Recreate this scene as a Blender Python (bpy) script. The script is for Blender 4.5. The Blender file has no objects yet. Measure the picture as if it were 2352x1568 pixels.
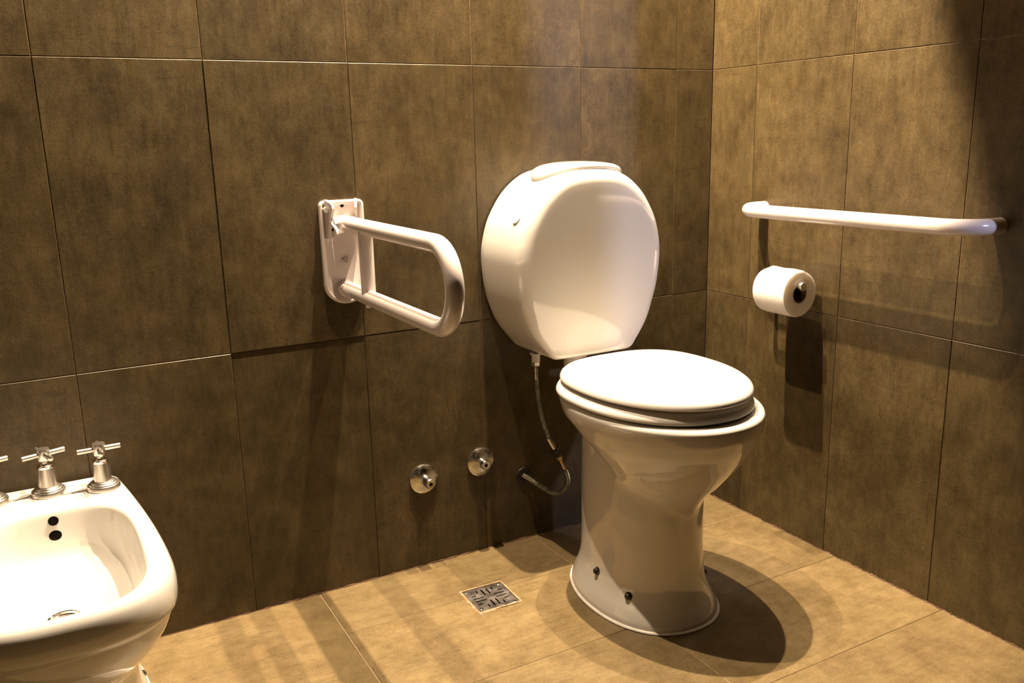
import bpy, bmesh, math, random
import numpy as np
from mathutils import Vector, Matrix
random.seed(7)
PI = math.pi
scn = bpy.context.scene
COL = scn.collection

# ------------------------------------------------------------------ materials
def mat_principled(name, color, rough=0.4, metal=0.0, coat=0.0, coat_rough=0.03, spec=0.5):
    m = bpy.data.materials.new(name); m.use_nodes = True
    b = m.node_tree.nodes['Principled BSDF']
    b.inputs['Base Color'].default_value = (*color, 1)
    b.inputs['Roughness'].default_value = rough
    b.inputs['Metallic'].default_value = metal
    b.inputs['Coat Weight'].default_value = coat
    b.inputs['Coat Roughness'].default_value = coat_rough
    b.inputs['Specular IOR Level'].default_value = spec
    return m

def noisy(m, c1, c2, scale=40.0, rough=None, bump=0.0, stretch=(1, 1, 1), detail=4):
    """mottle a principled material between two colours, with optional roughness variation and bump"""
    nt = m.node_tree; N = nt.nodes; L = nt.links; b = N['Principled BSDF']
    tc = N.new('ShaderNodeTexCoord'); mp = N.new('ShaderNodeMapping'); mp.inputs['Scale'].default_value = stretch
    L.new(tc.outputs['Object'], mp.inputs['Vector'])
    no = N.new('ShaderNodeTexNoise'); no.inputs['Scale'].default_value = scale; no.inputs['Detail'].default_value = detail
    L.new(mp.outputs['Vector'], no.inputs['Vector'])
    mr = N.new('ShaderNodeMapRange'); mr.inputs['From Min'].default_value = .35; mr.inputs['From Max'].default_value = .65
    L.new(no.outputs['Fac'], mr.inputs['Value'])
    mx = N.new('ShaderNodeMix'); mx.data_type = 'RGBA'
    mx.inputs[6].default_value = (*c1, 1); mx.inputs[7].default_value = (*c2, 1)
    L.new(mr.outputs['Result'], mx.inputs[0]); L.new(mx.outputs[2], b.inputs['Base Color'])
    if rough:
        r = N.new('ShaderNodeMapRange'); r.inputs['To Min'].default_value = rough[0]; r.inputs['To Max'].default_value = rough[1]
        L.new(mr.outputs['Result'], r.inputs['Value']); L.new(r.outputs['Result'], b.inputs['Roughness'])
    if bump:
        bp = N.new('ShaderNodeBump'); bp.inputs['Strength'].default_value = bump; bp.inputs['Distance'].default_value = .0006
        L.new(no.outputs['Fac'], bp.inputs['Height']); L.new(bp.outputs['Normal'], b.inputs['Normal'])
    return m

def tile_material(name, dark, mid, light, axis, rough=0.42):
    """stone-look porcelain: cloudy mottling, brushed fibre grain, thin dark hairlines; every tile shifted by its own random offset"""
    m = bpy.data.materials.new(name); m.use_nodes = True
    nt = m.node_tree; N = nt.nodes; L = nt.links; b = N['Principled BSDF']
    tc = N.new('ShaderNodeTexCoord')
    at = N.new('ShaderNodeAttribute'); at.attribute_name = 'tile_shift'
    ad = N.new('ShaderNodeVectorMath'); ad.operation = 'ADD'
    L.new(tc.outputs['Object'], ad.inputs[0]); L.new(at.outputs['Vector'], ad.inputs[1])
    def noise(scale, stretch, detail=5, r=.6, dist=0.0):
        mp = N.new('ShaderNodeMapping'); mp.inputs['Scale'].default_value = stretch
        L.new(ad.outputs[0], mp.inputs['Vector'])
        n = N.new('ShaderNodeTexNoise'); n.inputs['Scale'].default_value = scale
        n.inputs['Detail'].default_value = detail; n.inputs['Roughness'].default_value = r; n.inputs['Distortion'].default_value = dist
        L.new(mp.outputs['Vector'], n.inputs['Vector']); return n.outputs['Fac']
    def mapr(v, a, c, lo=0.0, hi=1.0):
        r = N.new('ShaderNodeMapRange'); r.inputs['From Min'].default_value = a; r.inputs['From Max'].default_value = c
        r.inputs['To Min'].default_value = lo; r.inputs['To Max'].default_value = hi
        L.new(v, r.inputs['Value']); return r.outputs['Result']
    def mth(op, a, c):
        n = N.new('ShaderNodeMath'); n.operation = op
        for i, v in enumerate((a, c)):
            if isinstance(v, (int, float)): n.inputs[i].default_value = v
            else: L.new(v, n.inputs[i])
        return n.outputs[0]
    if axis == 'wall':
        fib, cross = (1, 1, .16), (.10, .10, 1.3)
    else:
        fib, cross = (.16, 1, 1), (.10, 1.2, 1)
    cloud = noise(5.5, (1, 1, 1), 5, .55, .4)
    patch = noise(24, (1, 1, .8), 8, .68)
    fibre = noise(90, fib, 5, .7)
    grain = noise(270, (1, 1, 1), 3, .6)
    line = noise(12, cross, 5, .55, .15)
    line2 = noise(26, fib, 6, .6, .3)
    v = mth('ADD', mth('MULTIPLY', mapr(cloud, .3, .7), .34), mth('MULTIPLY', mapr(patch, .3, .7), .40))
    v = mth('ADD', v, mth('MULTIPLY', mapr(fibre, .3, .7), .15))
    v = mth('ADD', v, mth('MULTIPLY', mapr(grain, .3, .7), .27))
    rp = N.new('ShaderNodeValToRGB'); e = rp.color_ramp.elements
    e[0].position = .18; e[0].color = (*dark, 1); e[1].position = .95; e[1].color = (*light, 1)
    k = e.new(.56); k.color = (*mid, 1)
    L.new(v, rp.inputs['Fac'])
    # hairlines: thin bands where the stretched noise crosses its mid value, kept only in some patches
    d1 = mth('ABSOLUTE', mth('SUBTRACT', line, .5), 0)
    h1 = mth('MULTIPLY', mapr(d1, 0.0, .006, 1, 0), mapr(cloud, .46, .60))
    d2 = mth('ABSOLUTE', mth('SUBTRACT', line2, .5), 0)
    h2 = mth('MULTIPLY', mapr(d2, 0.0, .016, 1, 0), mapr(cloud, .5, .66))
    h = mth('MAXIMUM', mth('MULTIPLY', h1, .40 if axis == 'wall' else .26), mth('MULTIPLY', h2, .40 if axis == 'wall' else .26))
    mx = N.new('ShaderNodeMix'); mx.data_type = 'RGBA'
    L.new(h, mx.inputs[0]); L.new(rp.outputs['Color'], mx.inputs[6])
    mx.inputs[7].default_value = (dark[0]*.4, dark[1]*.4, dark[2]*.4, 1)
    # each tile a touch lighter or darker
    tone = N.new('ShaderNodeMix'); tone.data_type = 'RGBA'; tone.blend_type = 'MULTIPLY'; tone.inputs[0].default_value = 1
    sx = N.new('ShaderNodeSeparateXYZ'); L.new(at.outputs['Vector'], sx.inputs[0])
    tv = mapr(mth('FRACT', mth('MULTIPLY', sx.outputs[0], 1.7), 0), 0, 1, .90, 1.08)
    cx = N.new('ShaderNodeCombineXYZ')
    for i in range(3): L.new(tv, cx.inputs[i])
    L.new(mx.outputs[2], tone.inputs[6]); L.new(cx.outputs[0], tone.inputs[7])
    L.new(tone.outputs[2], b.inputs['Base Color'])
    L.new(mapr(fibre, .3, .7, rough-.06, rough+.1), b.inputs['Roughness'])
    bp = N.new('ShaderNodeBump'); bp.inputs['Strength'].default_value = .25; bp.inputs['Distance'].default_value = .0006
    L.new(mth('ADD', fibre, grain), bp.inputs['Height']); L.new(bp.outputs['Normal'], b.inputs['Normal'])
    b.inputs['Specular IOR Level'].default_value = .35
    return m

WALL_TILE = tile_material('brown_wall_tile', (0.0245, 0.0159, 0.0057), (0.0583, 0.0402, 0.0161), (0.1016, 0.0719, 0.0311), 'wall')
FLOOR_TILE = tile_material('tan_floor_tile', (0.0853, 0.0564, 0.0238), (0.1477, 0.1038, 0.0471), (0.2100, 0.1534, 0.0750), 'floor')
GROUT = noisy(mat_principled('grout', (.2, .12, .07), .9), (.12, .065, .038), (.30, .19, .12), 60)
GROUT_TAN = noisy(mat_principled('tan_grout', (.3, .2, .12), .9), (.2, .12, .06), (.36, .25, .15), 110)
GROUT_LIGHT = noisy(mat_principled('pale_grout', (.5, .38, .25), .9), (.45, .32, .2), (.62, .48, .32), 90)
MORTAR = noisy(mat_principled('stained_mortar', (.05, .025, .014), .95), (.02, .009, .005), (.16, .085, .05), 28)
CERAMIC = noisy(mat_principled('white_ceramic', (.60, .574, .54), .09, 0, .6, .02), (.59, .564, .53), (.61, .584, .55), 3)
PLASTIC = noisy(mat_principled('white_seat_plastic', (.68, .65, .62), .16, 0, .3, .05), (.67, .64, .61), (.69, .66, .63), 4)
PAINT = noisy(mat_principled('white_painted_steel', (.66, .595, .58), .22, 0, .35, .08), (.65, .585, .57), (.67, .605, .59), 30)
CHROME = noisy(mat_principled('worn_chrome', (.62, .60, .56), .22, 1), (.50, .48, .44), (.70, .68, .63), 60, (.14, .32))
ZINC = noisy(mat_principled('zinc_bolt', (.42, .38, .34), .4, .35), (.36, .33, .29), (.48, .44, .40), 120)
SATIN = noisy(mat_principled('brushed_nickel', (.72, .68, .63), .32, 1), (.69, .65, .60), (.74, .70, .65), 30, (.30, .36))
BRIGHT = noisy(mat_principled('polished_chrome', (.85, .83, .8), .07, 1), (.82, .8, .77), (.87, .85, .82), 40)
STEEL = noisy(mat_principled('stained_steel', (.3, .28, .27), .42, .8), (.10, .088, .08), (.24, .215, .20), 38, (.36, .5))
HOSE = noisy(mat_principled('ribbed_steel_hose', (.42, .43, .38), .3, 1), (.34, .35, .3), (.5, .5, .46), 80)
BRASS = noisy(mat_principled('dull_brass', (.62, .45, .24), .35, 1), (.55, .38, .2), (.68, .5, .28), 60)
RUBBER = noisy(mat_principled('dark_rubber', (.025, .012, .012), .5), (.010, .005, .005), (.028, .012, .011), 60)
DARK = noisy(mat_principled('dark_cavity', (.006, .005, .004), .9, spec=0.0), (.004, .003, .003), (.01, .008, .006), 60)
BOLT = noisy(mat_principled('dark_bolt', (.06, .055, .05), .3, .8), (.04, .035, .03), (.09, .08, .07), 70)
PAPER = noisy(mat_principled('tissue_paper', (.86, .83, .78), .95, spec=.1), (.84, .81, .76), (.89, .86, .82), 45, bump=.5)
_p = PAPER.node_tree.nodes['Principled BSDF']
_p.inputs['Subsurface Weight'].default_value = .6; _p.inputs['Subsurface Scale'].default_value = .02
_p.inputs['Subsurface Radius'].default_value = (1.0, .9, .8)
CARD = noisy(mat_principled('cardboard_core', (.30, .19, .09), .9, spec=.1), (.12, .07, .03), (.18, .11, .05), 60)
CAULK = noisy(mat_principled('white_sealant', (.78, .74, .69), .4), (.72, .67, .6), (.83, .79, .74), 40)
CEIL = noisy(mat_principled('ceiling_paint', (.55, .50, .44), .9), (.53, .48, .42), (.57, .52, .46), 6)
MARK = noisy(mat_principled('grey_print', (.5, .49, .46), .5), (.46, .45, .42), (.55, .54, .5), 200)

# ------------------------------------------------------------------ mesh helpers
def link(name, bm, mat, parent=None, smooth=True, loc=None, recalc=True, angle=40):
    if recalc: bmesh.ops.recalc_face_normals(bm, faces=bm.faces)
    me = bpy.data.meshes.new(name); bm.to_mesh(me); bm.free()
    me.materials.append(mat)
    if smooth:
        me.polygons.foreach_set('use_smooth', [True]*len(me.polygons))
        me.set_sharp_from_angle(angle=math.radians(angle))
    o = bpy.data.objects.new(name, me); COL.objects.link(o)
    if parent is not None: o.parent = parent
    if loc is not None: o.location = loc
    return o

def thing(name, label, cat, loc=(0, 0, 0), group=None):
    o = bpy.data.objects.new(name, None); COL.objects.link(o)
    o.empty_display_size = .05; o.location = loc
    o['label'] = label; o['category'] = cat
    if group: o['group'] = group
    return o

def place(o, parent):
    """the part's mesh is in world coordinates; re-express it under its parent"""
    bpy.context.view_layer.update()
    o.parent = parent
    o.matrix_parent_inverse = Matrix.Identity(4)
    o.data.transform(parent.matrix_world.inverted())
    return o

def catmull(pts, n, closed=False):
    P = [Vector(p) for p in pts]; out = []; m = len(P); segs = m if closed else m-1
    for s in range(segs):
        if closed: a, b, c, d = P[(s-1) % m], P[s], P[(s+1) % m], P[(s+2) % m]
        else:
            b, c = P[s], P[s+1]
            a = P[s-1] if s > 0 else b*2-c
            d = P[s+2] if s+2 < m else c*2-b
        for i in range(n):
            t = i/n
            out.append(.5*((2*b)+(c-a)*t+(2*a-5*b+4*c-d)*t*t+(3*b-a-3*c+d)*t**3))
    if not closed: out.append(P[-1].copy())
    return out

def resample(pts, n, closed=False):
    P = [Vector(p) for p in pts]
    if closed: P = P+[P[0]]
    d = [0.0]
    for i in range(1, len(P)): d.append(d[-1]+(P[i]-P[i-1]).length)
    out = []; tot = d[-1]; cnt = n if closed else n-1; j = 0
    for i in range(n):
        t = tot*i/cnt
        while j < len(P)-2 and d[j+1] < t: j += 1
        f = 0 if d[j+1] == d[j] else (t-d[j])/(d[j+1]-d[j])
        out.append(P[j].lerp(P[j+1], min(max(f, 0), 1)))
    return out

def loft(bm, rings, closed=True, cap0=False, cap1=False):
    V = [[bm.verts.new(p) for p in r] for r in rings]
    for a, b in zip(V[:-1], V[1:]):
        n = len(a)
        for i in range(n if closed else n-1):
            j = (i+1) % n
            bm.faces.new((a[i], a[j], b[j], b[i]))
    if cap0: bm.faces.new(list(reversed(V[0])))
    if cap1: bm.faces.new(V[-1])
    return V

def tube(bm, path, r, seg=20, caps=True, rfun=None):
    P = [Vector(p) for p in path]; rings = []
    t = (P[1]-P[0]).normalized()
    u = t.orthogonal().normalized()
    for i, p in enumerate(P):
        if i == 0: tn = (P[1]-P[0]).normalized()
        elif i == len(P)-1: tn = (P[-1]-P[-2]).normalized()
        else: tn = ((P[i+1]-p).normalized()+(p-P[i-1]).normalized()).normalized()
        q = t.rotation_difference(tn); u = (q @ u).normalized(); u = (u-tn*u.dot(tn)).normalized(); t = tn
        w = t.cross(u); rr = rfun(i) if rfun else r
        rings.append([p+(u*math.cos(a)+w*math.sin(a))*rr for a in (2*PI*k/seg for k in range(seg))])
    loft(bm, rings, True, caps, caps)

def lathe(bm, prof, origin=(0, 0, 0), axis=(0, 0, 1), seg=36, caps=True):
    """prof: list of (radius, distance along axis)"""
    ax = Vector(axis).normalized(); u = ax.orthogonal().normalized(); w = ax.cross(u); O = Vector(origin)
    rings = [[O+ax*h+(u*math.cos(2*PI*k/seg)+w*math.sin(2*PI*k/seg))*max(r, 1e-5) for k in range(seg)] for r, h in prof]
    loft(bm, rings, True, caps, caps)

def box(bm, lo, hi, bev=0.0, seg=2):
    r = bmesh.ops.create_cube(bm, size=1)
    c = [(a+b)/2 for a, b in zip(lo, hi)]; s = [abs(b-a) for a, b in zip(lo, hi)]
    for v in r['verts']: v.co = Vector((c[0]+v.co.x*s[0], c[1]+v.co.y*s[1], c[2]+v.co.z*s[2]))
    if bev:
        es = {e for v in r['verts'] for e in v.link_edges}
        bmesh.ops.bevel(bm, geom=list(es), offset=bev, segments=seg, affect='EDGES', profile=.5)

def arc_path(corners, rad, n=14):
    """polyline through corners with rounded bends"""
    P = [Vector(c) for c in corners]; out = [P[0]]
    for i in range(1, len(P)-1):
        a = (P[i-1]-P[i]); b = (P[i+1]-P[i]); la, lb = a.length, b.length; a.normalize(); b.normalize()
        ang = a.angle(b); tl = min(rad/math.tan(ang/2), la*.999, lb*.999); rr = tl*math.tan(ang/2)
        c = P[i]+(a+b).normalized()*(rr/math.sin(ang/2))
        s = P[i]+a*tl-c; e = P[i]+b*tl-c; tot = s.angle(e); axis = s.cross(e).normalized()
        for k in range(n+1): out.append(c+Matrix.Rotation(tot*k/n, 3, axis) @ s)
    out.append(P[-1]); return out

def egg(cx, yb, yf, hw, ym, ef=2.0, eb=2.4, n=3000):
    """plan outline, front (towards -y) superellipse of exponent ef, back of exponent eb; widest at ym"""
    pts = []
    for k in range(n):
        a = 2*PI*k/n; c, s = math.cos(a), math.sin(a)
        if s >= 0: e, b = eb, yb-ym
        else: e, b = ef, ym-yf
        pts.append((cx+hw*math.copysign(abs(c)**(2/e), c), ym+b*math.copysign(abs(s)**(2/e), s)))
    return pts

def polar(outline, c, n):
    """radius of a star-shaped outline about c at n equally spaced angles"""
    A = np.array(outline)-np.array(c); th = np.arctan2(A[:, 1], A[:, 0]); r = np.hypot(A[:, 0], A[:, 1])
    o = np.argsort(th); th, r = th[o], r[o]
    q = np.linspace(-PI, PI, n, endpoint=False)
    return np.interp(q, np.concatenate((th-2*PI, th, th+2*PI)), np.concatenate((r, r, r)))

def ring_at(c, r, z):
    n = len(r); q = np.linspace(-PI, PI, n, endpoint=False)
    return [Vector((c[0]+r[i]*math.cos(q[i]), c[1]+r[i]*math.sin(q[i]), z)) for i in range(n)]

def smax(a, b, k): return .5*(a+b+np.sqrt((a-b)**2+k*k))

# ------------------------------------------------------------------ the room
H_CEIL, H_LAMP = 2.35, 2.65
H0, H1 = .611, 1.213
GAP = .0007          # half of a joint
def tiled(name, cells, mat, plane, grout_mat):
    """cells: (u0,u1,v0,v1,depth_offset).  plane: 'back' (u=x,v=z, faces -y), 'right' (u=y,v=z, faces -x), 'floor' (u=x,v=y, faces up)"""
    bm = bmesh.new(); lay = bm.verts.layers.float_vector.new('tile_shift')
    def P(u, v, d):
        return Vector((u, -d, v)) if plane == 'back' else Vector((-d, u, v)) if plane == 'right' else Vector((u, v, d))
    T = .006; B = .0009
    for (u0, u1, v0, v1, off) in cells:
        sh = Vector((random.uniform(0, 30), random.uniform(0, 30), random.uniform(0, 30)))
        lo = [(u0+GAP, v0+GAP), (u1-GAP, v0+GAP), (u1-GAP, v1-GAP), (u0+GAP, v1-GAP)]
        hi = [(u0+GAP+B, v0+GAP+B), (u1-GAP-B, v0+GAP+B), (u1-GAP-B, v1-GAP-B), (u0+GAP+B, v1-GAP-B)]
        tilt = [off+random.uniform(-.00025, .00025) for _ in range(4)]
        a = [bm.verts.new(P(u, v, -T)) for u, v in lo]
        b = [bm.verts.new(P(u, v, t-B)) for (u, v), t in zip(lo, tilt)]
        c = [bm.verts.new(P(u, v, t)) for (u, v), t in zip(hi, tilt)]
        for x in a+b+c: x[lay] = sh
        for i in range(4):
            j = (i+1) % 4
            bm.faces.new((a[i], a[j], b[j], b[i])); bm.faces.new((b[i], b[j], c[j], c[i]))
        bm.faces.new(c)
    bmesh.ops.recalc_face_normals(bm, faces=bm.faces)
    nf = len(bm.faces)
    us = [c[0] for c in cells]+[c[1] for c in cells]; vs = [c[2] for c in cells]+[c[3] for c in cells]
    q = [bm.verts.new(P(u, v, -.0016)) for u, v in ((min(us), min(vs)), (max(us), min(vs)), (max(us), max(vs)), (min(us), max(vs)))]
    bm.faces.new(q)
    w = [bm.verts.new(P(u, v, -.03)) for u, v in ((min(us), min(vs)), (max(us), min(vs)), (max(us), max(vs)), (min(us), max(vs)))]
    bm.faces.new(list(reversed(w)))
    for i in range(4):
        j = (i+1) % 4; bm.faces.new((q[i], q[j], w[j], w[i]))
    bm.faces.ensure_lookup_table()
    face = {'back': Vector((0, -1, 0)), 'right': Vector((-1, 0, 0)), 'floor': Vector((0, 0, 1))}[plane]
    if bm.faces[nf].normal.dot(face) < 0: bm.faces[nf].normal_flip()
    for f in list(bm.faces)[:nf]:
        f.normal_update()
    me = bpy.data.meshes.new(name)
    for f in list(bm.faces)[nf:]: f.material_index = 1
    bm.to_mesh(me); bm.free(); me.materials.append(mat); me.materials.append(grout_mat)
    o = bpy.data.objects.new(name, me); COL.objects.link(o); o['kind'] = 'structure'
    return o

X_LEFT, Y_FRONT = -3.1, -2.9
A0, W = .127, .30
xs = [0, -A0]
while xs[-1]-W > X_LEFT: xs.append(xs[-1]-W)
xs.append(X_LEFT)
rows = [0, H0, H1, 1.815, 2.417, 2.9]
# how far each tile stands proud (metres): top edges that catch the lamps or throw a sliver of shade
PROUD = {0: [.0002, .0004, .0001, .0005, .0000, .0012, .0014, .0003, 0, 0, 0],
         1: [.0005, .0003, .0006, .0012, .0016, .0004, .0003, .0004, 0, 0, 0],
         2: [.0000, .0004, .0000, -.0003, -.0004, -.0003, .0002, .0000, 0, 0, 0]}
cells = []
for r in range(5):
    for c in range(len(xs)-1):
        off = PROUD.get(r, [0]*20)
        cells.append((xs[c+1], xs[c], rows[r], rows[r+1], off[c] if c < len(off) else 0))
tiled('wall_back', cells, WALL_TILE, 'back', GROUT)

B0 = .165
Y_JAMB = -1.0
ys = [0, -B0, -B0-W, -B0-2*W, Y_JAMB]
cells = []
PR = {0: [.0002, .0004, .0008, .0008], 1: [.0003, .0006, .0003, -.0002], 2: [-.0001, -.0002, 0, 0]}
for r in range(5):
    for c in range(len(ys)-1):
        cells.append((ys[c+1], ys[c], rows[r], rows[r+1], PR.get(r, [0]*9)[c]))
ydoor = -1.64
yy = [ydoor]
while yy[-1]-W > Y_FRONT: yy.append(yy[-1]-W)
yy.append(Y_FRONT)
for r in range(5):
    for c in range(len(yy)-1): cells.append((yy[c+1], yy[c], rows[r], rows[r+1], 0))
# the wall is open between Y_JAMB and ydoor (a doorway): build the two stretches as one wall
def right_wall():
    o1 = tiled('wall_right', [c for c in cells if c[1] > Y_JAMB+.001], WALL_TILE, 'right', GROUT)
    o2 = tiled('wall_right', [c for c in cells if c[1] < Y_JAMB+.001], WALL_TILE, 'right', GROUT)
    bm = bmesh.new(); bm.from_mesh(o1.data); bm.from_mesh(o2.data); bm.to_mesh(o1.data); bm.free()
    d = o2.data; bpy.data.objects.remove(o2); bpy.data.meshes.remove(d)
    o1.name = 'wall_right'
right_wall()

C0, D0, D1 = .202, .586, .592
fx = [0, -D0, -D0-D1, -D0-D1*2-.02, -D0-3*D1, X_LEFT]
fy = [0, -C0]
while fy[-1]-W > Y_FRONT: fy.append(fy[-1]-W)
fy.append(Y_FRONT)
cells = []
for r in range(len(fy)-1):
    for c in range(len(fx)-1):
        u0, u1, v0, v1 = fx[c+1], fx[c], fy[r+1], fy[r]
        cells.append((u0, u1, v0, v1, random.uniform(-.0003, .0003)))
tiled('floor', cells, FLOOR_TILE, 'floor', GROUT_LIGHT)
def plain(name, lo, hi, mat):
    bm = bmesh.new(); box(bm, lo, hi); o = link(name, bm, mat, smooth=False); o['kind'] = 'structure'; return o
plain('wall_left', (X_LEFT-.05, Y_FRONT, 0), (X_LEFT, 0, 2.9), noisy(mat_principled('brown_side_wall', (.2, .15, .085), .5), (.06, .045, .025), (.11, .085, .05), 6))
plain('wall_front', (X_LEFT, Y_FRONT-.05, 0), (0, Y_FRONT, 2.9), noisy(mat_principled('brown_front_wall', (.2, .15, .085), .5), (.06, .045, .025), (.11, .085, .05), 6))
# ceiling with a lighting recess along the back wall
Y_COVE = -.235-.314*(H_LAMP-H_CEIL)
bm = bmesh.new()
box(bm, (X_LEFT, Y_FRONT, H_CEIL), (.06, Y_COVE, H_CEIL+.05))
box(bm, (X_LEFT, Y_COVE-.03, H_CEIL+.05), (.06, Y_COVE, 2.9))
box(bm, (X_LEFT, Y_COVE-.03, 2.9), (.06, .03, 2.95))
o = link('ceiling', bm, CEIL, smooth=False); o['kind'] = 'structure'

plain('floor', (.03, -3.6, -.03), (1.3, -.2, 0), FLOOR_TILE)      # passage outside the doorway
plain('wall_passage', (1.3, -3.6, 0), (1.35, -.2, 2.9), noisy(mat_principled('pale_passage_wall', (.35, .33, .3), .8), (.32, .3, .27), (.38, .36, .33), 5))
# ragged mortar line where the wall tiles meet the floor
def mortar(name, path, r0, seed):
    rnd = random.Random(seed); bm = bmesh.new(); P = resample(path, 260)
    tube(bm, P, r0, 8, True, lambda i: r0*(.35+.9*rnd.random()**2))
    o = link(name, bm, MORTAR, smooth=True); o['kind'] = 'structure'
mortar('trim_1', [(X_LEFT+.01, -.001, .0005), (-.001, -.001, .0005)], .0028, 3)
mortar('trim_2', [(-.001, -.001, .0005), (-.001, Y_JAMB+.002, .0005)], .0028, 4)

# ------------------------------------------------------------------ toilet
TX = -.52
toilet = thing('toilet', 'white ceramic toilet with closed oval lid and rounded wall tank', 'toilet', (TX, -.38, 0))
NB = 160
CB = (TX, -.46)
ped_sec = [  # z, yb, yf, hw
    (0.000, -.180, -.583, .142), (.012, -.180, -.583, .142), (.028, -.186, -.576, .137), (.045, -.192, -.566, .128),
    (.065, -.197, -.557, .119), (.09, -.199, -.551, .114), (.14, -.2, -.547, .112), (.22, -.2, -.545, .111),
    (.28, -.2, -.545, .111), (.34, -.2, -.545, .111), (.40, -.2, -.545, .112), (.45, -.2, -.545, .112), (.49, -.2, -.545, .112)]
bowl_sec = [  # z, yb, yf, hw, ym, front exponent
    (0.2250, -0.4800, -0.5150, 0.0120, -0.4900, 2.0000),
    (0.2500, -0.4620, -0.5380, 0.0280, -0.4870, 2.0000),
    (0.2650, -0.4520, -0.5490, 0.0420, -0.4820, 2.0000),
    (0.2800, -0.4420, -0.5600, 0.0580, -0.4770, 2.0000),
    (0.2950, -0.4320, -0.5720, 0.0750, -0.4720, 2.0000),
    (0.3100, -0.4240, -0.5850, 0.0915, -0.4670, 2.0000),
    (0.3250, -0.4150, -0.5990, 0.1075, -0.4620, 2.0000),
    (0.3400, -0.4050, -0.6130, 0.1225, -0.4570, 2.0000),
    (0.3550, -0.3950, -0.6260, 0.1365, -0.4520, 2.0000),
    (0.3700, -0.3820, -0.6380, 0.1490, -0.4470, 2.0000),
    (0.3850, -0.3650, -0.6480, 0.1600, -0.4420, 2.0500),
    (0.4000, -0.3400, -0.6570, 0.1700, -0.4370, 2.0500),
    (0.4150, -0.3050, -0.6650, 0.1795, -0.4320, 2.0500),
    (0.4300, -0.2620, -0.6720, 0.1880, -0.4270, 2.0500),
    (0.4400, -0.2320, -0.6765, 0.1925, -0.4230, 2.0500),
    (0.4500, -0.2080, -0.6800, 0.1955, -0.4200, 2.0500),
    (0.4600, -0.1930, -0.6820, 0.1977, -0.4200, 2.0500),
    (0.4730, -0.1840, -0.6830, 0.1995, -0.4200, 2.0500),
    (0.4810, -0.1820, -0.6830, 0.2000, -0.4200, 2.0500),
    (0.4860, -0.1850, -0.6800, 0.1970, -0.4200, 2.0500),
    (0.4895, -0.1910, -0.6740, 0.1910, -0.4200, 2.0500)]
def interp(tab, z):
    zs = [t[0] for t in tab]
    return [float(np.interp(z, zs, [t[i] for t in tab])) for i in range(1, len(tab[0]))]
def bowl_radius(z):
    pb, pf, ph = interp(ped_sec, z)
    rp = polar(egg(TX, pb, pf, ph, (pb+pf)/2-.01, 2.25, 2.0), CB, NB)
    if z >= .226:
        bb, bf, bh, bmid, bex = interp(bowl_sec, z)
        E = np.array(egg(TX+.006, bb, bf, bh, bmid, bex, 2.0))
        inside = (CB[1] < bb) and (CB[1] > bf)
        if inside:
            rb = polar(E, CB, NB)
            k = .009 if z < .40 else .003
            return smax(rp, rb, k)-k*.12
    return rp
zs = [0, .004, .012, .02, .03, .042, .055, .07, .085, .1, .12, .14, .16, .19, .21, .222, .23, .236, .243, .25, .26, .27, .28, .29, .30, .31, .32, .335, .35,
      .365, .38, .395, .41, .42, .435, .445, .452, .458, .464, .470, .475, .479, .482, .484, .486, .4873, .4885, .4895]
bm = bmesh.new()
R = [bowl_radius(z) for z in zs]
for _ in range(2):      # soften along z where bowl and column meet
    R = [R[0]]+[(R[i-1]+2*R[i]+R[i+1])/4 if .1 < zs[i] < .45 else R[i] for i in range(1, len(R)-1)]+[R[-1]]
rings = [ring_at(CB, r, z) for r, z in zip(R, zs)]
top = R[-1]
for f, dz in ((.96, .001), (.80, .001), (.77, -.004), (.74, -.03), (.6, -.10), (.3, -.15), (.05, -.16)):
    rings.append(ring_at(CB, top*f, .4895+dz))
loft(bm, rings, True, True, True)
place(link('bowl', bm, CERAMIC), toilet)
def bowl_surface(y, z, side):
    r = bowl_radius(z); q = np.linspace(-PI, PI, NB, endpoint=False)
    xs_ = CB[0]+r*np.cos(q); ys_ = CB[1]+r*np.sin(q)
    m = (np.sign(xs_-TX) == side); i = np.argmin(np.where(m, abs(ys_-y), 9)); return float(xs_[i])
# sealant bead around the foot
bm = bmesh.new()
P = [p+Vector((p.x-CB[0], p.y-CB[1], 0)).normalized()*.0015 for p in ring_at(CB, R[0], .002)]
sec = []
for i, p in enumerate(P):
    n = Vector((p.x-CB[0], p.y-CB[1], 0)).normalized()
    sec.append([p+n*(.0040*math.cos(a))+Vector((0, 0, .0040*math.sin(a))) for a in (PI*k/6 for k in range(7))])
loft(bm, [list(r) for r in zip(*sec)], True)
place(link('floor_sealant', bm, CAULK), toilet)
# side bolts
for s in (-1, 1):
    for y, z in ((-.375, .078), (-.480, .062)):
        x = bowl_surface(y, z, s); bm = bmesh.new()
        ax = Vector((s, -.25 if y < -.45 else 0, .25)).normalized()
        lathe(bm, [(.0095, -.006), (.0095, .001), (.0072, .0022), (.0068, .006), (.0055, .0085), (.003, .0098), (.0001, .0102)], (x, y, z), ax, 20)
        place(link('floor_bolt', bm, BOLT), toilet)
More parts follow.
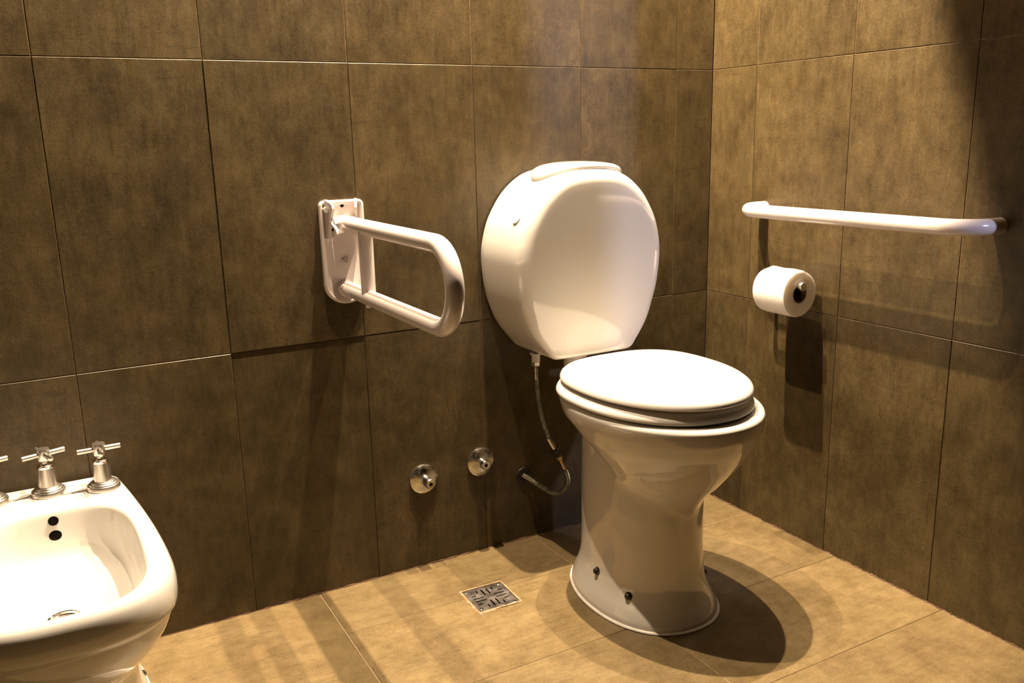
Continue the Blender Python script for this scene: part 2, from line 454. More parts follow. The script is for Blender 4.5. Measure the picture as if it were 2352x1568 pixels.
# seat and lid
def slab(name, outline, zprof, mat, hole=None):
    """zprof: list of (scale of the outline, z) from the bottom centre outwards and back over the top"""
    c = (TX+.003, -.44); r = polar(outline, c, 144); bm = bmesh.new()
    rr = []
    for off, z in zprof: rr.append(ring_at(c, np.maximum(r+off, .002) if off > -.1 else r*(-off-1 if off < -1 else .02), z))
    loft(bm, rr, True, True, True)
    return place(link(name, bm, mat), toilet)
SE = egg(TX-.004, -.222, -.660, .1885, -.415, 2.05, 2.6)
LE = egg(TX-.004, -.230, -.664, .1845, -.418, 2.05, 2.6)
c = (TX+.003, -.44); r = polar(SE, c, 144); bm = bmesh.new()
prof = [(-.010, 0.4940), (-.001, 0.4945), (.0025, 0.4975), (.0030, 0.5010), (.0010, 0.5070), (-.003, 0.5130), (-.010, 0.5180), (-.030, 0.5205), (-.050, 0.5180), (-.062, 0.5110), (-.064, 0.5000), (-.055, 0.4945)]
rings = [ring_at(c, r+d, z) for d, z in prof]; rings.append(rings[0][:])
V = [[bm.verts.new(p) for p in q] for q in rings[:-1]]; V.append(V[0])
for a, b in zip(V[:-1], V[1:]):
    for i in range(144): bm.faces.new((a[i], a[(i+1) % 144], b[(i+1) % 144], b[i]))
seat = place(link('seat', bm, PLASTIC), toilet)
r = polar(LE, c, 144); bm = bmesh.new()
prof = [(r*.03, 0.5280), (r*.5, 0.5280), (r-.03, 0.5275), (r-.010, 0.5230), (r-.003, 0.5240), (r, 0.5280), (r-.0005, 0.5335), (r-.004, 0.5400), (r-.012, 0.5460),
        (r-.028, 0.5510), (r*.72, 0.5547), (r*.45, 0.5567), (r*.2, 0.5575), (r*.02, 0.5578)]
loft(bm, [ring_at(c, d, z) for d, z in prof], True, True, True)
lid = place(link('seat_lid', bm, PLASTIC), toilet)
for a in (-118, -62, 205, -25):     # rubber stops between lid and seat
    bm = bmesh.new(); d = .16 if a in (-118, -62) else .165
    y = c[1]+(.198 if a in (-118, -62) else .12)*math.sin(math.radians(a)); x = c[0]+d*math.cos(math.radians(a))
    lathe(bm, [(.006, .5185), (.006, .5265), (.005, .5275)], (x, y, 0), (0, 0, 1), 14)
    place(link('bumper', bm, PLASTIC), toilet)
for s in (-1, 1):
    bm = bmesh.new(); x = TX+s*.074
    lathe(bm, [(.013, .479), (.013, .496), (.011, .500), (.011, .516), (.009, .520)], (x, -.205, 0), (0, 0, 1), 20)
    lathe(bm, [(.0055, -.02), (.0065, -.018), (.0065, .018), (.0055, .02)], (x, -.216, .515), (1, 0, 0), 18)
    box(bm, (x-.014, -.245, .512), (x+.014, -.205, .523), .003)
    place(link('hinge', bm, PLASTIC), toilet)
# tank
half = [(.075, .5335), (.104, .5345), (.117, .541), (.126, .552), (.143, .572), (.160, .595), (.175, .622), (.190, .662), (.1985, .70), (.2035, .75), (.2025, .79),
        (.193, .832), (.179, .867), (.152, .909), (.127, .935), (.099, .955), (.070, .967), (.036, .9725)]
pts = [(TX+w_, 0, z) for w_, z in half]+[(TX, 0, .974)]+[(TX-w_, 0, z) for w_, z in reversed(half)]+[(TX-.03, 0, .5333), (TX+.03, 0, .5333)]
out = resample(catmull(pts, 10, True), 200, True)
def offset(outl, dfun):
    n = len(outl); res = []
    for i in range(n):
        t = (outl[(i+2) % n]-outl[i-2]).normalized(); nrm = Vector((-t.z, 0, t.x))
        cen = Vector((TX, 0, .75))
        if nrm.dot(cen-outl[i]) < 0: nrm = -nrm
        res.append(outl[i]+nrm*dfun(outl[i]))
    return res
bm = bmesh.new()
def LEAN(z): return .207-.028*(.97-z)
rings = []
for d, y in ((.006, -.004), (.0015, -.0055), (0, -.010), (0, -.03), (0, -.06), (0, -.09), (0, -.12), (0, -.145)):
    rings.append([Vector((p.x, y, p.z)) for p in offset(out, lambda q: d)])
def RAD(p): return .012+.020*min(max((p.z-.545)/.10, 0), 1)
for k in range(1, 10):
    a = PI/2*k/9
    o_ = offset(out, lambda q: RAD(q)*(1-math.cos(a)))
    rings.append([Vector((p.x, -(LEAN(p.z)-RAD(q))-RAD(q)*math.sin(a)*1.0, p.z)) for p, q in zip(o_, out)])
last = rings[-1]; cen = Vector((TX, 0, .74))
for s in (.93, .84, .7, .5, .3, .12, .02):
    rings.append([Vector((cen.x+(p.x-cen.x)*s, -LEAN(cen.z+(p.z-cen.z)*s)-.004*(1-s*s), cen.z+(p.z-cen.z)*s)) for p in last])
loft(bm, rings, True, True, True)
tank = place(link('tank', bm, CERAMIC), toilet)
# lens-shaped cover on top of the tank
def topz(w_):   # tank top height at a distance from the axis
    return float(np.interp(abs(w_), [h[0] for h in reversed(half[10:])], [h[1] for h in reversed(half[10:])])) if abs(w_) > .036 else .9735-.0008*abs(w_)/.036
bm = bmesh.new(); rings = []
prof = [(.93, .0), (.985, .0015), (1.0, .006), (.995, .010), (.96, .0135), (.86, .0160), (.66, .0180), (.4, .0192), (.15, .0197), (.02, .0197)]
for s, h in prof:
    q = []
    for k in range(96):
        a = 2*PI*k/96; cc, ss = math.cos(a), math.sin(a)
        x = .119*s*math.copysign(abs(cc)**.86, cc); y = .072*s*math.copysign(abs(ss)**1.0, ss)
        arch = .9705-.75*x*x
        q.append(Vector((TX+.006+x, -.112+y, max(topz(x)-.001, 0)+(arch+.0197-topz(x)+.001)*(h/.0197)**1.0)))
    rings.append(q)
loft(bm, rings, True, True, True)
place(link('tank_cover', bm, CERAMIC), toilet)
# flush button in the tank's left side
bm = bmesh.new()
bx, bz = -.6965, .872
nrm = Vector((-.84, 0, .54)).normalized(); up = Vector((.54, 0, .84)); fw = Vector((0, -1, 0))
rings = []
for s, h in ((1, -.006), (1, -.0006), (.95, .0008), (.8, .0016), (.4, .002), (.02, .0021)):
    rings.append([Vector((bx, -.146, bz))+nrm*(h+.001)+fw*(.015*s*math.cos(a))+up*(.018*s*math.sin(a)) for a in (2*PI*k/36 for k in range(36))])
loft(bm, rings, True, True, True)
place(link('flush_button', bm, PLASTIC), toilet)
# short flush pipe between tank and bowl
bm = bmesh.new()
tube(bm, arc_path([(TX, -.10, .534), (TX, -.10, .41), (TX, -.215, .41)], .05, 10), .024, 24)
lathe(bm, [(.036, .513), (.038, .515), (.038, .531), (.034, .534)], (TX, -.10, 0), (0, 0, 1), 10)
lathe(bm, [(.031, 0), (.034, .004), (.034, .026), (.03, .03)], (TX, -.178, .41), (0, -1, 0), 24)
place(link('flush_pipe', bm, PLASTIC), toilet)
# threaded inlet under the tank's left corner
bm = bmesh.new(); hx, hy = -.6285, -.10
lathe(bm, [(.0145, .535), (.0145, .531), (.0105, .530), (.0105, .512)], (hx, hy, 0), (0, 0, 1), 24)
place(link('tank_inlet', bm, mat_principled('grey_plastic', (.5, .47, .43), .4)), toilet)

# ------------------------------------------------------------------ supply hose
hose = thing('water_supply_hose', 'ribbed metal hose curving from tank to dark hole in wall', 'hose', (-.60, 0, .185))
def hexnut(bm, a, b, r, chamfer=.0012):
    a, b = Vector(a), Vector(b); L_ = (b-a).length
    lathe(bm, [(r*.9, 0), (r, chamfer), (r, L_-chamfer), (r*.9, L_)], a, b-a, 6)
def ribbed(bm, path, r, pitch=.0042):
    P = catmull(path, 24); tot = sum((P[i+1]-P[i]).length for i in range(len(P)-1)); n = int(tot/pitch)*6
    P = resample(P, n+1)
    tube(bm, P, r, 14, True, lambda i: r*(.80+.20*math.cos(2*PI*i/6)))
bm = bmesh.new(); hexnut(bm, (hx, hy, .513), (hx, hy, .5025), .0118); place(link('upper_nut', bm, CHROME, angle=20), hose)
p1 = [(hx, hy, .503), (hx+.0005, hy, .467)]
bm = bmesh.new(); tube(bm, p1, .0052, 16); place(link('upper_ferrule', bm, CHROME), hose)
bm = bmesh.new()
ribbed(bm, [(hx+.0005, hy, .468), (-.626, -.1, .435), (-.617, -.1, .377), (-.605, -.1, .335), (-.596, -.1, .308)], .0064)
place(link('upper_hose', bm, HOSE), hose)
bm = bmesh.new(); tube(bm, [(-.5965, -.1, .310), (-.572, -.1, .266)], .0062, 16); place(link('middle_ferrule', bm, CHROME), hose)
bm = bmesh.new(); hexnut(bm, (-.577, -.1, .277), (-.5705, -.1, .264), .0125); hexnut(bm, (-.5700, -.1, .264), (-.566, -.1, .256), .0105); place(link('union_nut', bm, BOLT, angle=20), hose)
bm = bmesh.new(); hexnut(bm, (-.5665, -.1, .2565), (-.5615, -.1, .2455), .0085); place(link('brass_nut', bm, BRASS, angle=20), hose)
bm = bmesh.new(); tube(bm, [(-.5625, -.1, .248), (-.5475, -.1, .2145)], .0045, 16); place(link('lower_ferrule', bm, BRASS), hose)
bm = bmesh.new()
ribbed(bm, [(-.548, -.1, .2155), (-.540, -.1, .194), (-.5385, -.098, .174), (-.546, -.092, .156), (-.560, -.085, .147), (-.577, -.074, .149), (-.594, -.052, .163), (-.606, -.026, .174), (-.614, .004, .1795)], .0072)
place(link('lower_hose', bm, HOSE), hose)
bm = bmesh.new()
lathe(bm, [(.0115, -.001), (.0215, -.001), (.0225, .001), (.0215, .0035), (.015, .0042), (.0125, .003), (.0115, .0005)], (-.614, 0, .1795), (0, -1, 0), 32, True)
place(link('wall_collar', bm, RUBBER), hose)

# ------------------------------------------------------------------ capped supply valves on the back wall
def wall_valve(x, z, L_, label):
    t = thing('wall_valve', label, 'valve', (x, 0, z), 'capped water valves on the back wall')
    bm = bmesh.new()
    lathe(bm, [(.0365, .0), (.0375, .0015), (.0370, .0045), (.0345, .0065), (.026, .0085), (.0165, .0105), (.0135, .011)], (x, 0, z), (0, -1, 0), 48)
    place(link('flange', bm, CHROME), t)
    bm = bmesh.new()
    lathe(bm, [(.0140, .008), (.0140, .012), (.0132, .014), (.0132, L_-.004), (.0124, L_-.0015), (.0115, L_), (.0045, L_), (.0042, L_-.001), (.0042, L_-.016)], (x, 0, z), (0, -1, 0), 36)
    place(link('spout', bm, CHROME), t)
    bm = bmesh.new(); lathe(bm, [(.0041, L_-.012), (.0041, L_-.0115)], (x, 0, z), (0, -1, 0), 20)
    place(link('bore', bm, DARK), t)
wall_valve(-.898, .232, .046, 'left of two round chrome wall valves, nearer the folding arm')
wall_valve(-.740, .244, .034, 'right of two round chrome wall valves, nearer the ribbed hose')

# ------------------------------------------------------------------ folding grab bar on the back wall
fold = thing('folding_grab_bar', 'white folding U-shaped support arm on plate on back wall', 'grab bar', (-1.065, 0, .81))
def plate_outline(x0, x1, zb, zt, rt, n=16):
    P = []; R_ = (x1-x0)/2; cxm = (x0+x1)/2
    for k in range(n+1):
        a = PI+PI*k/n; P.append((cxm+R_*math.cos(a), zb+R_*.92+R_*.92*math.sin(a)))
    for k in range(7):
        a = PI/2*k/6; P.append((x1-rt+rt*math.cos(a), zt-rt+rt*math.sin(a)))
    for k in range(7):
        a = PI/2+PI/2*k/6; P.append((x0+rt+rt*math.cos(a), zt-rt+rt*math.sin(a)))
    return P
PO = plate_outline(-1.1145, -1.0135, .6925, .9235, .012)
pc = Vector((-1.064, 0, .80))
def shrink(P, d):
    res = []; n = len(P)
    for i in range(n):
        a = Vector((P[i-1][0], P[i-1][1])); b = Vector((P[(i+1) % n][0], P[(i+1) % n][1])); t = (b-a).normalized()
        q = Vector((P[i][0], P[i][1]))+Vector((-t.y, t.x))*d; res.append((q.x, q.y))
    return res
bm = bmesh.new(); rings = []
for d, y in ((0, -.0005), (0, -.009), (.001, -.011), (.003, -.012), (.006, -.0115), (.0085, -.0085), (.011, -.0065)):
    rings.append([Vector((p[0], y, p[1])) for p in shrink(PO, d)])
loft(bm, rings, True, True, True)
place(link('mounting_plate', bm, PAINT), fold)
# two cheeks that hold the pivot, scalloped on their front edges
for s, x0, prof in ((-1, -1.0925, None), (1, -1.0385, None)):
    bm = bmesh.new()
    side = [(-.004, .846), (-.004, .920), (-.024, .920), (-.033, .915), (-.035, .905), (-.030, .893), (-.027, .885), (-.030, .875), (-.038, .868), (-.044, .860), (-.045, .850), (-.040, .846)]
    side = [(p.x, p.y) for p in resample([Vector((a, b)) for a, b in catmull([(q[0], q[1], 0) for q in side], 6, True) for a, b in [(a, b)]] if False else [Vector((v.x, v.y)) for v in catmull([(q[0], q[1], 0) for q in side], 6, True)], 80, True)]
    th = .0035
    sl = .36*s*-1
    ra = [Vector((x0+s*.014+sl*-y*1.0, y, z)) for y, z in side]; rb = [p+Vector((-s*.006, 0, 0)) for p in ra]
    loft(bm, [ra, rb], True, True, True)
    place(link('pivot_cheek', bm, PAINT, angle=30), fold)
bm = bmesh.new(); lathe(bm, [(.0075, 0), (.0075, .004), (.0062, .0052), (.0001, .0052)], (-1.1015, -.010, .9035), (-.25, -1, 0), 6)
lathe(bm, [(.0055, 0), (.0055, .018)], (-1.1015, -.006, .9035), (-.1, -1, 0), 16)
place(link('hinge_bolt', bm, ZINC, angle=20), fold)
bm = bmesh.new(); lathe(bm, [(.0075, 0), (.0075, .0045), (.0062, .006), (.0001, .006)], (-1.063, -.0065, .790), (0, -1, 0), 6)
place(link('plate_bolt', bm, ZINC, angle=20), fold)
bm = bmesh.new(); lathe(bm, [(.0042, 0), (.0042, .0006)], (-1.062, -.0066, .911), (0, -1, 0), 18)
place(link('screw_hole', bm, DARK), fold)
bm = bmesh.new(); lathe(bm, [(.0034, 0), (.0034, .0009)], (-1.0945, -.0335, .862), (-1, -.36, 0), 14)
place(link('pivot_slot', bm, DARK), fold)
bm = bmesh.new()
lathe(bm, [(.0185, .006), (.0190, .008), (.0190, .012), (.0165, .0135)], (-1.0655, 0, .7275), (0, -1, 0), 36)
place(link('pipe_collar', bm, PAINT), fold)
XA = -1.0655
bm = bmesh.new()
tube(bm, arc_path([(XA, -.016, .8745), (XA, -.583, .8745), (XA, -.583, .7275), (XA, -.0105, .7275)], .0730, 22), .0166, 28)
lathe(bm, [(.0125, -.024), (.0125, .024)], (XA, -.022, .8745), (1, 0, 0), 24)
arm = place(link('arm', bm, PAINT), fold)
bm = bmesh.new(); tube(bm, [(XA, -.158, .872), (XA, -.158, .730)], .0150, 24); place(link('strut', bm, PAINT), fold)
bm = bmesh.new(); lathe(bm, [(.0052, 0), (.0052, .006), (.0042, .0078), (.0001, .0082)], (XA, -.150, .7125), (0, 0, -1), 16); place(link('stop_button', bm, PAINT), fold)

# ------------------------------------------------------------------ fixed grab bar on the right wall
bar = thing('grab_bar', 'straight white grab bar bent into right wall above paper roll', 'grab bar', (0, -.527, .857))
bm = bmesh.new()
tube(bm, arc_path([(.002, -.212, .857), (-.094, -.212, .857), (-.094, -.842, .857), (.002, -.842, .857)], .066, 16), .0165, 28)
place(link('rail', bm, PAINT), bar)

# ------------------------------------------------------------------ paper roll and its holder
RX, RZ = -.072, .6655
holder = thing('paper_holder', 'slim metal peg holder on right wall carrying the paper roll', 'toilet paper holder', (0, -.285, .690))
bm = bmesh.new(); tube(bm, arc_path([(0, -.268, .6796), (RX, -.268, .6796), (RX, -.416, .6796)], .012, 8), .0064, 22)
place(link('peg', bm, BRIGHT), holder)
bm = bmesh.new(); lathe(bm, [(.0245, 0), (.025, .0015), (.0235, .006), (.012, .008), (.007, .012)], (0, -.268, .6796), (-1, 0, 0), 32)
place(link('wall_rosette', bm, BRIGHT), holder)
bm = bmesh.new(); lathe(bm, [(.0100, .0), (.0106, .001), (.0106, .010), (.0098, .0115), (.0001, .0118)], (RX-.001, -.4105, .6850), (0, -1, 0), 28)
place(link('end_knob', bm, SATIN), holder)
roll = thing('toilet_paper_roll', 'white toilet paper roll on peg below right wall rail', 'toilet paper', (RX, -.36, RZ))
bm = bmesh.new()
y0, y1 = -.302, -.410
NR = 72
def rring(r_, y, wob=0.0):
    return [Vector((RX+(r_+wob*math.sin(3*a+1))*math.cos(a), y, RZ+(r_+wob*math.sin(3*a+1))*math.sin(a))) for a in (2*PI*k/NR for k in range(NR))]
rings = [rring(.0218, y0), rring(.046, y0-.0005, .0006), rring(.0520, y0-.004, .0008), rring(.0548, y0-.011, .0008), rring(.0558, y0-.022, .0009), rring(.0559, (y0+y1)/2, .0009), rring(.0556, y1+.003, .0008), rring(.0545, y1+.0004, .0006), rring(.042, y1-.0002), rring(.0218, y1)]
rings.append(rings[0])
V = [[bm.verts.new(p) for p in q] for q in rings[:-1]]; V.append(V[0])
for a, b in zip(V[:-1], V[1:]):
    for i in range(NR): bm.faces.new((a[i], a[(i+1) % NR], b[(i+1) % NR], b[i]))
place(link('paper', bm, PAPER), roll)
bm = bmesh.new()
rings = [rring(.0218, y0+.0005), rring(.0218, y1-.0005), rring(.0205, y1-.0005), rring(.0205, y0+.0005)]; V = [[bm.verts.new(p) for p in q] for q in rings]; V.append(V[0])
for a, b in zip(V[:-1], V[1:]):
    for i in range(NR): bm.faces.new((a[i], a[(i+1) % NR], b[(i+1) % NR], b[i]))
place(link('cardboard_core', bm, CARD), roll)
# loose end of the paper lying on the top of the roll
bm = bmesh.new(); sheet = []
for k in range(15):
    a = math.radians(62+5*k); rr = .0572-.0004*math.sin(k*.9)
    sheet.append([Vector((RX+rr*math.cos(a), y0-.016-(y1-y0)*-.86*t_, RZ+rr*math.sin(a)+.0008*math.sin(9*t_+k*.4))) for t_ in (i/12*.87 for i in range(13))])
loft(bm, sheet, False)
bmesh.ops.solidify(bm, geom=list(bm.faces), thickness=.0005)
place(link('loose_sheet', bm, PAPER), roll)

# ------------------------------------------------------------------ floor drain
drain = thing('floor_drain', 'square slotted metal floor drain grate between valves and toilet', 'drain', (-.838, -.226, 0))
DC = Vector((-.8375, -.2265, 0)); DR = Matrix.Rotation(math.radians(-1.5), 4, 'Z')
def dpt(u, v, z): return DC+(DR @ Vector((u, v, z)))
S = .0500
slots = []
for k, hl in ((-.0195, .006), (-.0066, .0135), (.0066, .0135), (.0195, .006)):
    for s in (-1, 1):
        far = .0395
        slots.append((k-.0017, k+.0017, *sorted((s*far, s*(far-2*hl))))); slots.append((*sorted((s*far, s*(far-2*hl))), k-.0017, k+.0017))
us = sorted({round(v, 5) for q in slots for v in q[:2]} | {-S, S}); vs = sorted({round(v, 5) for q in slots for v in q[2:]} | {-S, S})
bm = bmesh.new(); cache = {}
def gv(u, v):
    if (u, v) not in cache: cache[(u, v)] = bm.verts.new(dpt(u, v, .0012))
    return cache[(u, v)]
for i in range(len(us)-1):
    for j in range(len(vs)-1):
        cu, cv = (us[i]+us[i+1])/2, (vs[j]+vs[j+1])/2
        if any(a < cu < b and c_ < cv < d_ for a, b, c_, d_ in slots): continue
        bm.faces.new((gv(us[i], vs[j]), gv(us[i+1], vs[j]), gv(us[i+1], vs[j+1]), gv(us[i], vs[j+1])))
ex = bmesh.ops.extrude_face_region(bm, geom=list(bm.faces))
for v in ex['geom']:
    if isinstance(v, bmesh.types.BMVert): v.co.z -= .0022
place(link('grate', bm, STEEL, smooth=False), drain)
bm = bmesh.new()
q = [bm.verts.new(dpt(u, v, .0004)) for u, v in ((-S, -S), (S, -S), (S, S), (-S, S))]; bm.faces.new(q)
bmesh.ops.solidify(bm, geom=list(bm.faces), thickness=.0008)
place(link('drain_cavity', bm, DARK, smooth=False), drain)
bm = bmesh.new(); I = S+.0012; O_ = S+.0065
rnd = random.Random(5)
ring = []
def sq(h, n=14, jit=0):
    P = []
    for s_ in range(4):
        a = [(-h, -h), (h, -h), (h, h), (-h, h)][s_]; b = [(h, -h), (h, h), (-h, h), (-h, -h)][s_]
        for k in range(n):
            t = k/n; P.append((a[0]+(b[0]-a[0])*t+rnd.uniform(-jit, jit), a[1]+(b[1]-a[1])*t+rnd.uniform(-jit, jit)))
    return P
rings = [[dpt(u, v, z) for u, v in sq(h, 14, j)] for h, z, j in ((I, 0.0, 0), (I, .0022, .0003), (I+.0015, .0027, .0005), (O_-.001, .0020, .001), (O_, 0.0, .0012))]
loft(bm, rings, True)
place(link('grout_frame', bm, GROUT_TAN), drain)
for u, v in ((-.042, .0445), (.043, .0445), (.041, -.0465), (-.042, -.040)):
    bm = bmesh.new(); p = dpt(u, v, .0010); lathe(bm, [(.0042, 0), (.0042, .0008), (.003, .0016), (.0001, .0018)], p, (0, 0, 1), 16)
    place(link('corner_screw', bm, BRIGHT), drain)

# ------------------------------------------------------------------ bidet
BX, BZ = -1.705, .400
bidet = thing('bidet', 'white ceramic bidet with three nickel cross taps against back wall', 'bidet', (BX, -.33, 0))
NBD = 160; CD = (BX, -.34)
def bid_out(hb, hm, yb, yf, ym, ef):
    """plan outline: straight-ish back of half width hb, widest hm at ym, rounded front"""
    pts = []; n = 240
    for k in range(n+1):                     # front half, right to left
        a = -PI*k/n; c_, s_ = math.cos(a), math.sin(a)
        pts.append((BX+hm*math.copysign(abs(c_)**(2/ef), c_), ym+(ym-yf)*math.copysign(abs(s_)**(2/2.3), s_)))
    rb = .028
    L_ = [(-hm, ym)]
    side = []
    for k in range(1, 60):
        t = k/60; y = ym+(yb-rb-ym)*t
        side.append((hm-(hm-hb)*(t**1.7), y))
    for p in side: pts.append((BX-p[0], p[1]))
    for k in range(9):
        a = PI-PI/2*k/8; pts.append((BX-hb+rb+rb*math.cos(a), yb-rb+rb*math.sin(a)))
    for k in range(9):
        a = PI/2-PI/2*k/8; pts.append((BX+hb-rb+rb*math.cos(a), yb-rb+rb*math.sin(a)))
    for p in reversed(side): pts.append((BX+p[0], p[1]))
    dense = [(v.x, v.y) for v in resample([Vector((a, b)) for a, b in pts], 1400, True)]
    return dense
bid = [  # z, hb, hm, yb, yf, ym, ef
    (.000, .117, .133, -.080, -.545, -.36, 2.3), (.012, .117, .133, -.080, -.545, -.36, 2.3), (.03, .113, .128, -.083, -.535, -.36, 2.3), (.05, .106, .117, -.088, -.52, -.36, 2.3),
    (.08, .098, .106, -.092, -.51, -.36, 2.3), (.12, .095, .102, -.094, -.505, -.36, 2.3), (.18, .095, .102, -.09, -.50, -.36, 2.3), (.205, .096, .106, -.085, -.506, -.365, 2.3), (.225, .100, .115, -.076, -.520, -.38, 2.3),
    (.245, .105, .128, -.063, -.541, -.40, 2.35), (.268, .110, .142, -.050, -.562, -.42, 2.4), (.293, .115, .1535, -.038, -.579, -.435, 2.5), (.318, .118, .1615, -.030, -.589, -.445, 2.6), (.333, .120, .1655, -.026, -.593, -.45, 2.7),
    (.337, .123, .1680, -.023, -.598, -.455, 2.8), (.341, .125, .1705, -.020, -.602, -.455, 2.8), (.355, .127, .1715, -.018, -.606, -.455, 2.8), (.370, .127, .1712, -.017, -.607, -.455, 2.8), (.382, .128, .1695, -.016, -.606, -.455, 2.8),
    (.390, .128, .1672, -.016, -.604, -.455, 2.8), (.3965, .126, .1635, -.018, -.600, -.455, 2.8), (.400, .1225, .1585, -.022, -.594, -.455, 2.8)]
def bid_rad(z):
    v = interp(bid, z); return polar(bid_out(*v), CD, NBD)
bm = bmesh.new()
zz = [0, .006, .012, .02, .03, .04, .05, .063, .08, .1, .13, .16, .18, .19, .205, .215, .225, .235, .245, .258, .268, .278, .289, .30, .311, .322, .328, .333, .335, .337, .339, .341, .347, .355, .363, .370, .376, .382, .386, .390, .3935, .3965, .3985, .400]
rings = [ring_at(CD, bid_rad(z), z) for z in zz]
def inner(hm, yb, yf, ym): return egg(BX, yb, yf, hm, ym, 2.7, 3.2)
CI = (BX, -.40); q_ = np.linspace(-PI, PI, NBD, endpoint=False)
def inring(o_, z, dy=0.0):
    r_ = polar(o_, CD, NBD); return ring_at(CD, r_, z)
for hm_, yb_, yf_, z_ in ((.1375, -.153, -.593, .4006), (.1325, -.159, -.589, .3999), (.1300, -.1625, -.586, .3980), (.1285, -.1650, -.583, .394), (.1275, -.1668, -.580, .386), (.1265, -.1685, -.577, .366),
                          (.1255, -.1710, -.573, .346), (.1240, -.1750, -.566, .328), (.120, -.183, -.556, .312), (.110, -.203, -.535, .298), (.090, -.240, -.500, .286)):
    rings.append(inring(egg(BX, yb_, yf_, hm_, -.42, 3.0, 3.4), z_))
def circ(rad, z, cy): return [Vector((BX+rad*math.cos(a), cy+rad*math.sin(a), z)) for a in q_]
DY = -.338
rings.append(circ(.060, .2745, DY-.004)); rings.append(circ(.034, .2685, DY)); rings.append(circ(.029, .2675, DY)); rings.append(circ(.027, .264, DY)); rings.append(circ(.0265, .256, DY))
loft(bm, rings, True, True, True)
place(link('basin', bm, CERAMIC), bidet)
bm = bmesh.new(); lathe(bm, [(.0262, .2680), (.0275, .2700), (.0262, .2715), (.0235, .271), (.0215, .2665), (.020, .263), (.0001, .2625)], (BX, DY, 0), (0, 0, 1), 40)
place(link('waste_outlet', bm, BRIGHT), bidet)
for k in range(3):
    bm = bmesh.new(); a = k*2*PI/3+.4
    lathe(bm, [(.0052, .2627), (.0052, .2632)], (BX+.011*math.cos(a), DY+.011*math.sin(a), 0), (0, 0, 1), 16)
    place(link('outlet_hole', bm, DARK), bidet)
# overflow and spray holes in the back slope of the basin
def hole(y, z, rx, ry, nm, mat):
    bm = bmesh.new(); n = Vector((0, -.99, .12)).normalized(); u = Vector((1, 0, 0)); w_ = n.cross(u)
    O = Vector((BX+.003, y, z)); rr = []
    for s, h in ((1.0, -.002), (1.0, .0006), (.97, .0009), (.9, .0008)):
        rr.append([O+n*h+u*(rx*s*math.cos(a))+w_*(ry*s*math.sin(a)) for a in (2*PI*k/28 for k in range(28))])
    loft(bm, rr, True, True, True)
    return place(link(nm, bm, mat), bidet)
hole(-.1690, .3815, .0088, .0085, 'spray_hole', DARK)
hole(-.1695, .3535, .0108, .0095, 'overflow_hole', DARK)
# faint maker's mark on the deck (illegible in the photo: a few grey flecks)
bm = bmesh.new()
for i, (x, w_) in enumerate(((-.009, .0012), (-.006, .0022), (-.002, .002), (.0015, .002), (.005, .002), (.0085, .0016))):
    box(bm, (BX+.004+x-w_/2, -.1285, .4003), (BX+.004+x+w_/2, -.1262, .4008))
place(link('maker_mark', bm, MARK, smooth=False), bidet)
# taps
def tap(x, y, rot):
    t = bpy.data.objects.new('tap', None); COL.objects.link(t); t.empty_display_size = .03
    t.location = (x, y, BZ); bpy.context.view_layer.update()
    def add(nm, bm, mat, par=None, **k):
        o = link(nm, bm, mat, **k); o.parent = par or t; return o
    bm = bmesh.new()
    lathe(bm, [(.0290, .0), (.0300, .001), (.0300, .0082), (.0290, .0098), (.0266, .0104), (.0262, .0122), (.0250, .0134), (.0225, .0140), (.0220, .0156), (.0205, .0166), (.0165, .0170)], seg=44)
    add('base', bm, SATIN)
    bm = bmesh.new()
    lathe(bm, [(.0165, .0135), (.0160, .017), (.0145, .052), (.0143, .0535)], seg=40)
    add('body', bm, SATIN)
    bm = bmesh.new()
    lathe(bm, [(.0142, .0530), (.0146, .0545), (.0146, .0580), (.0128, .0600), (.0090, .0606), (.0085, .0630), (.0070, .0640)], seg=40)
    add('collar', bm, BRIGHT)
    bm = bmesh.new()
    lathe(bm, [(.0062, .062), (.0064, .066), (.0100, .0685), (.0112, .0710), (.0118, .0905), (.0112, .0920), (.0001, .0922)], seg=36)
    M = Matrix.Rotation(rot, 3, 'Z')
    for a in (0, PI/2):
        d = M @ Vector((math.cos(a), math.sin(a), 0))
        tube(bm, [d*-.0385+Vector((0, 0, .081)), d*-.0380+Vector((0, 0, .081)), d*.0380+Vector((0, 0, .081)), d*.0385+Vector((0, 0, .081))], .0050, 16, True, lambda i: .0043 if i in (0, 3) else .0050)
    add('cross_handle', bm, SATIN)
    return t
for x, y, rot in ((-1.800, -.066, .30), (-1.7035, -.070, .32), (-1.6085, -.096, .02)):
    t = tap(x, y, rot)
    bpy.context.view_layer.update(); t.parent = bidet; t.matrix_parent_inverse = bidet.matrix_world.inverted()
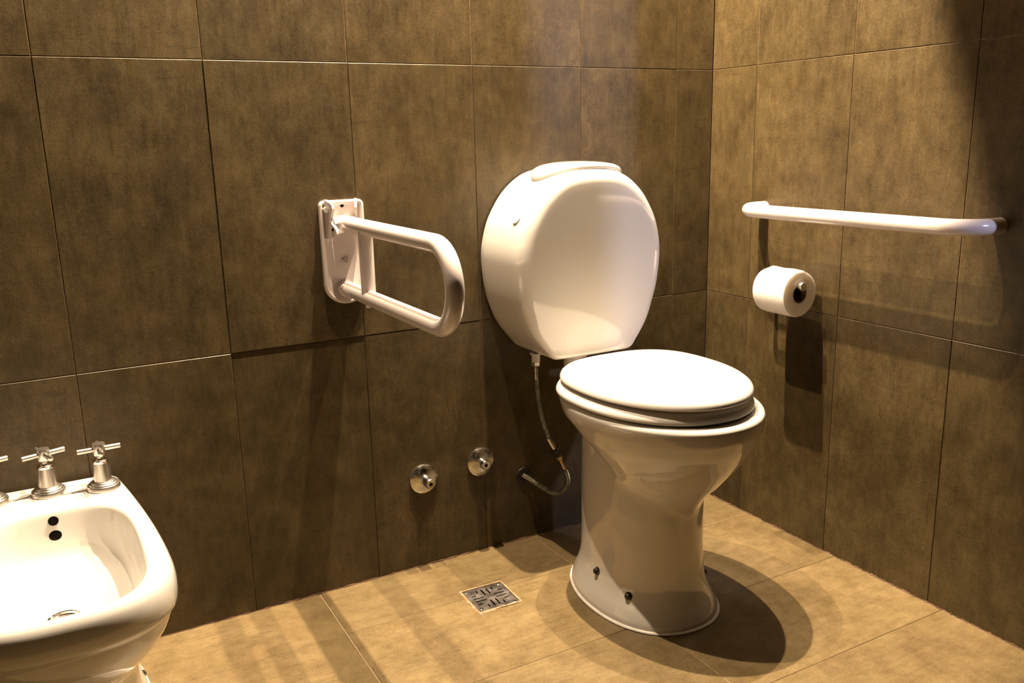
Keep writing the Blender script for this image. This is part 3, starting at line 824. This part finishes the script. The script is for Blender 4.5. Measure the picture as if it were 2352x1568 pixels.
# foot bolts and sealant bead
for s in (-1, 1):
    bm = bmesh.new(); lathe(bm, [(.0085, 0), (.0085, .006), (.0065, .009), (.0001, .010)], (BX+s*.113, -.174, .026), Vector((s*.7, -.1, .7)), 18)
    place(link('floor_bolt', bm, CHROME), bidet)
bm = bmesh.new(); P = ring_at(CD, bid_rad(0), .002); sec = []
for p in P:
    n = Vector((p.x-CD[0], p.y-CD[1], 0)).normalized()
    sec.append([p+n*(.0065*math.cos(a)+.001)+Vector((0, 0, .006*math.sin(a))) for a in (PI*k/6 for k in range(7))])
loft(bm, [list(r_) for r_ in zip(*sec)], True)
place(link('floor_sealant', bm, CAULK), bidet)

# ------------------------------------------------------------------ light
def spot(name, loc, power, color, angle=150, blend=.4, radius=.012, aim=None):
    d = bpy.data.lights.new(name, 'SPOT'); d.energy = power; d.color = color
    d.spot_size = math.radians(angle); d.spot_blend = blend; d.shadow_soft_size = radius
    o = bpy.data.objects.new(name, d); COL.objects.link(o); o.location = loc
    v = (Vector(aim)-Vector(loc)) if aim else Vector((0, 0, -1))
    o.rotation_euler = v.to_track_quat('-Z', 'Y').to_euler()
    return o
WARM = (1.0, .78, .53)
LY = -.235
spot('ceiling_lamp', (-.39, LY, H_LAMP), 350, WARM, 152, 1.0)
spot('ceiling_lamp', (-.75, LY, H_LAMP), 625, WARM, 152, 1.0)
spot('ceiling_lamp', (-1.16, LY, H_LAMP), 295, WARM, 152, 1.0)
# cool daylight slipping through the doorway in the right wall
spot('doorway_daylight', (.53, -3.05, 1.75), 170, (.70, .70, 1.0), 40, .3, .05, (-.35, 0, .9))

w = bpy.data.worlds.new('dim_world'); scn.world = w; w.use_nodes = True
w.node_tree.nodes['Background'].inputs['Color'].default_value = (.9, .75, .6, 1)
w.node_tree.nodes['Background'].inputs['Strength'].default_value = .01

# ------------------------------------------------------------------ camera
cam = bpy.data.cameras.new('camera'); co = bpy.data.objects.new('camera', cam); COL.objects.link(co)
cam.sensor_width = 36.0; cam.lens = 1997.69/2352*36.0; cam.clip_start = .02
co.location = (-1.67166, -1.88013, 1.04759)
co.rotation_euler = (1.34075, .02294, -.50763)
scn.camera = co
scn.view_settings.view_transform = 'Standard'; scn.view_settings.look = 'None'
scn.view_settings.gamma = 1.0; scn.view_settings.exposure = 0.0; scn.view_settings.use_curve_mapping = False
scn.cycles.use_denoising = True
scn.cycles.max_bounces = 8
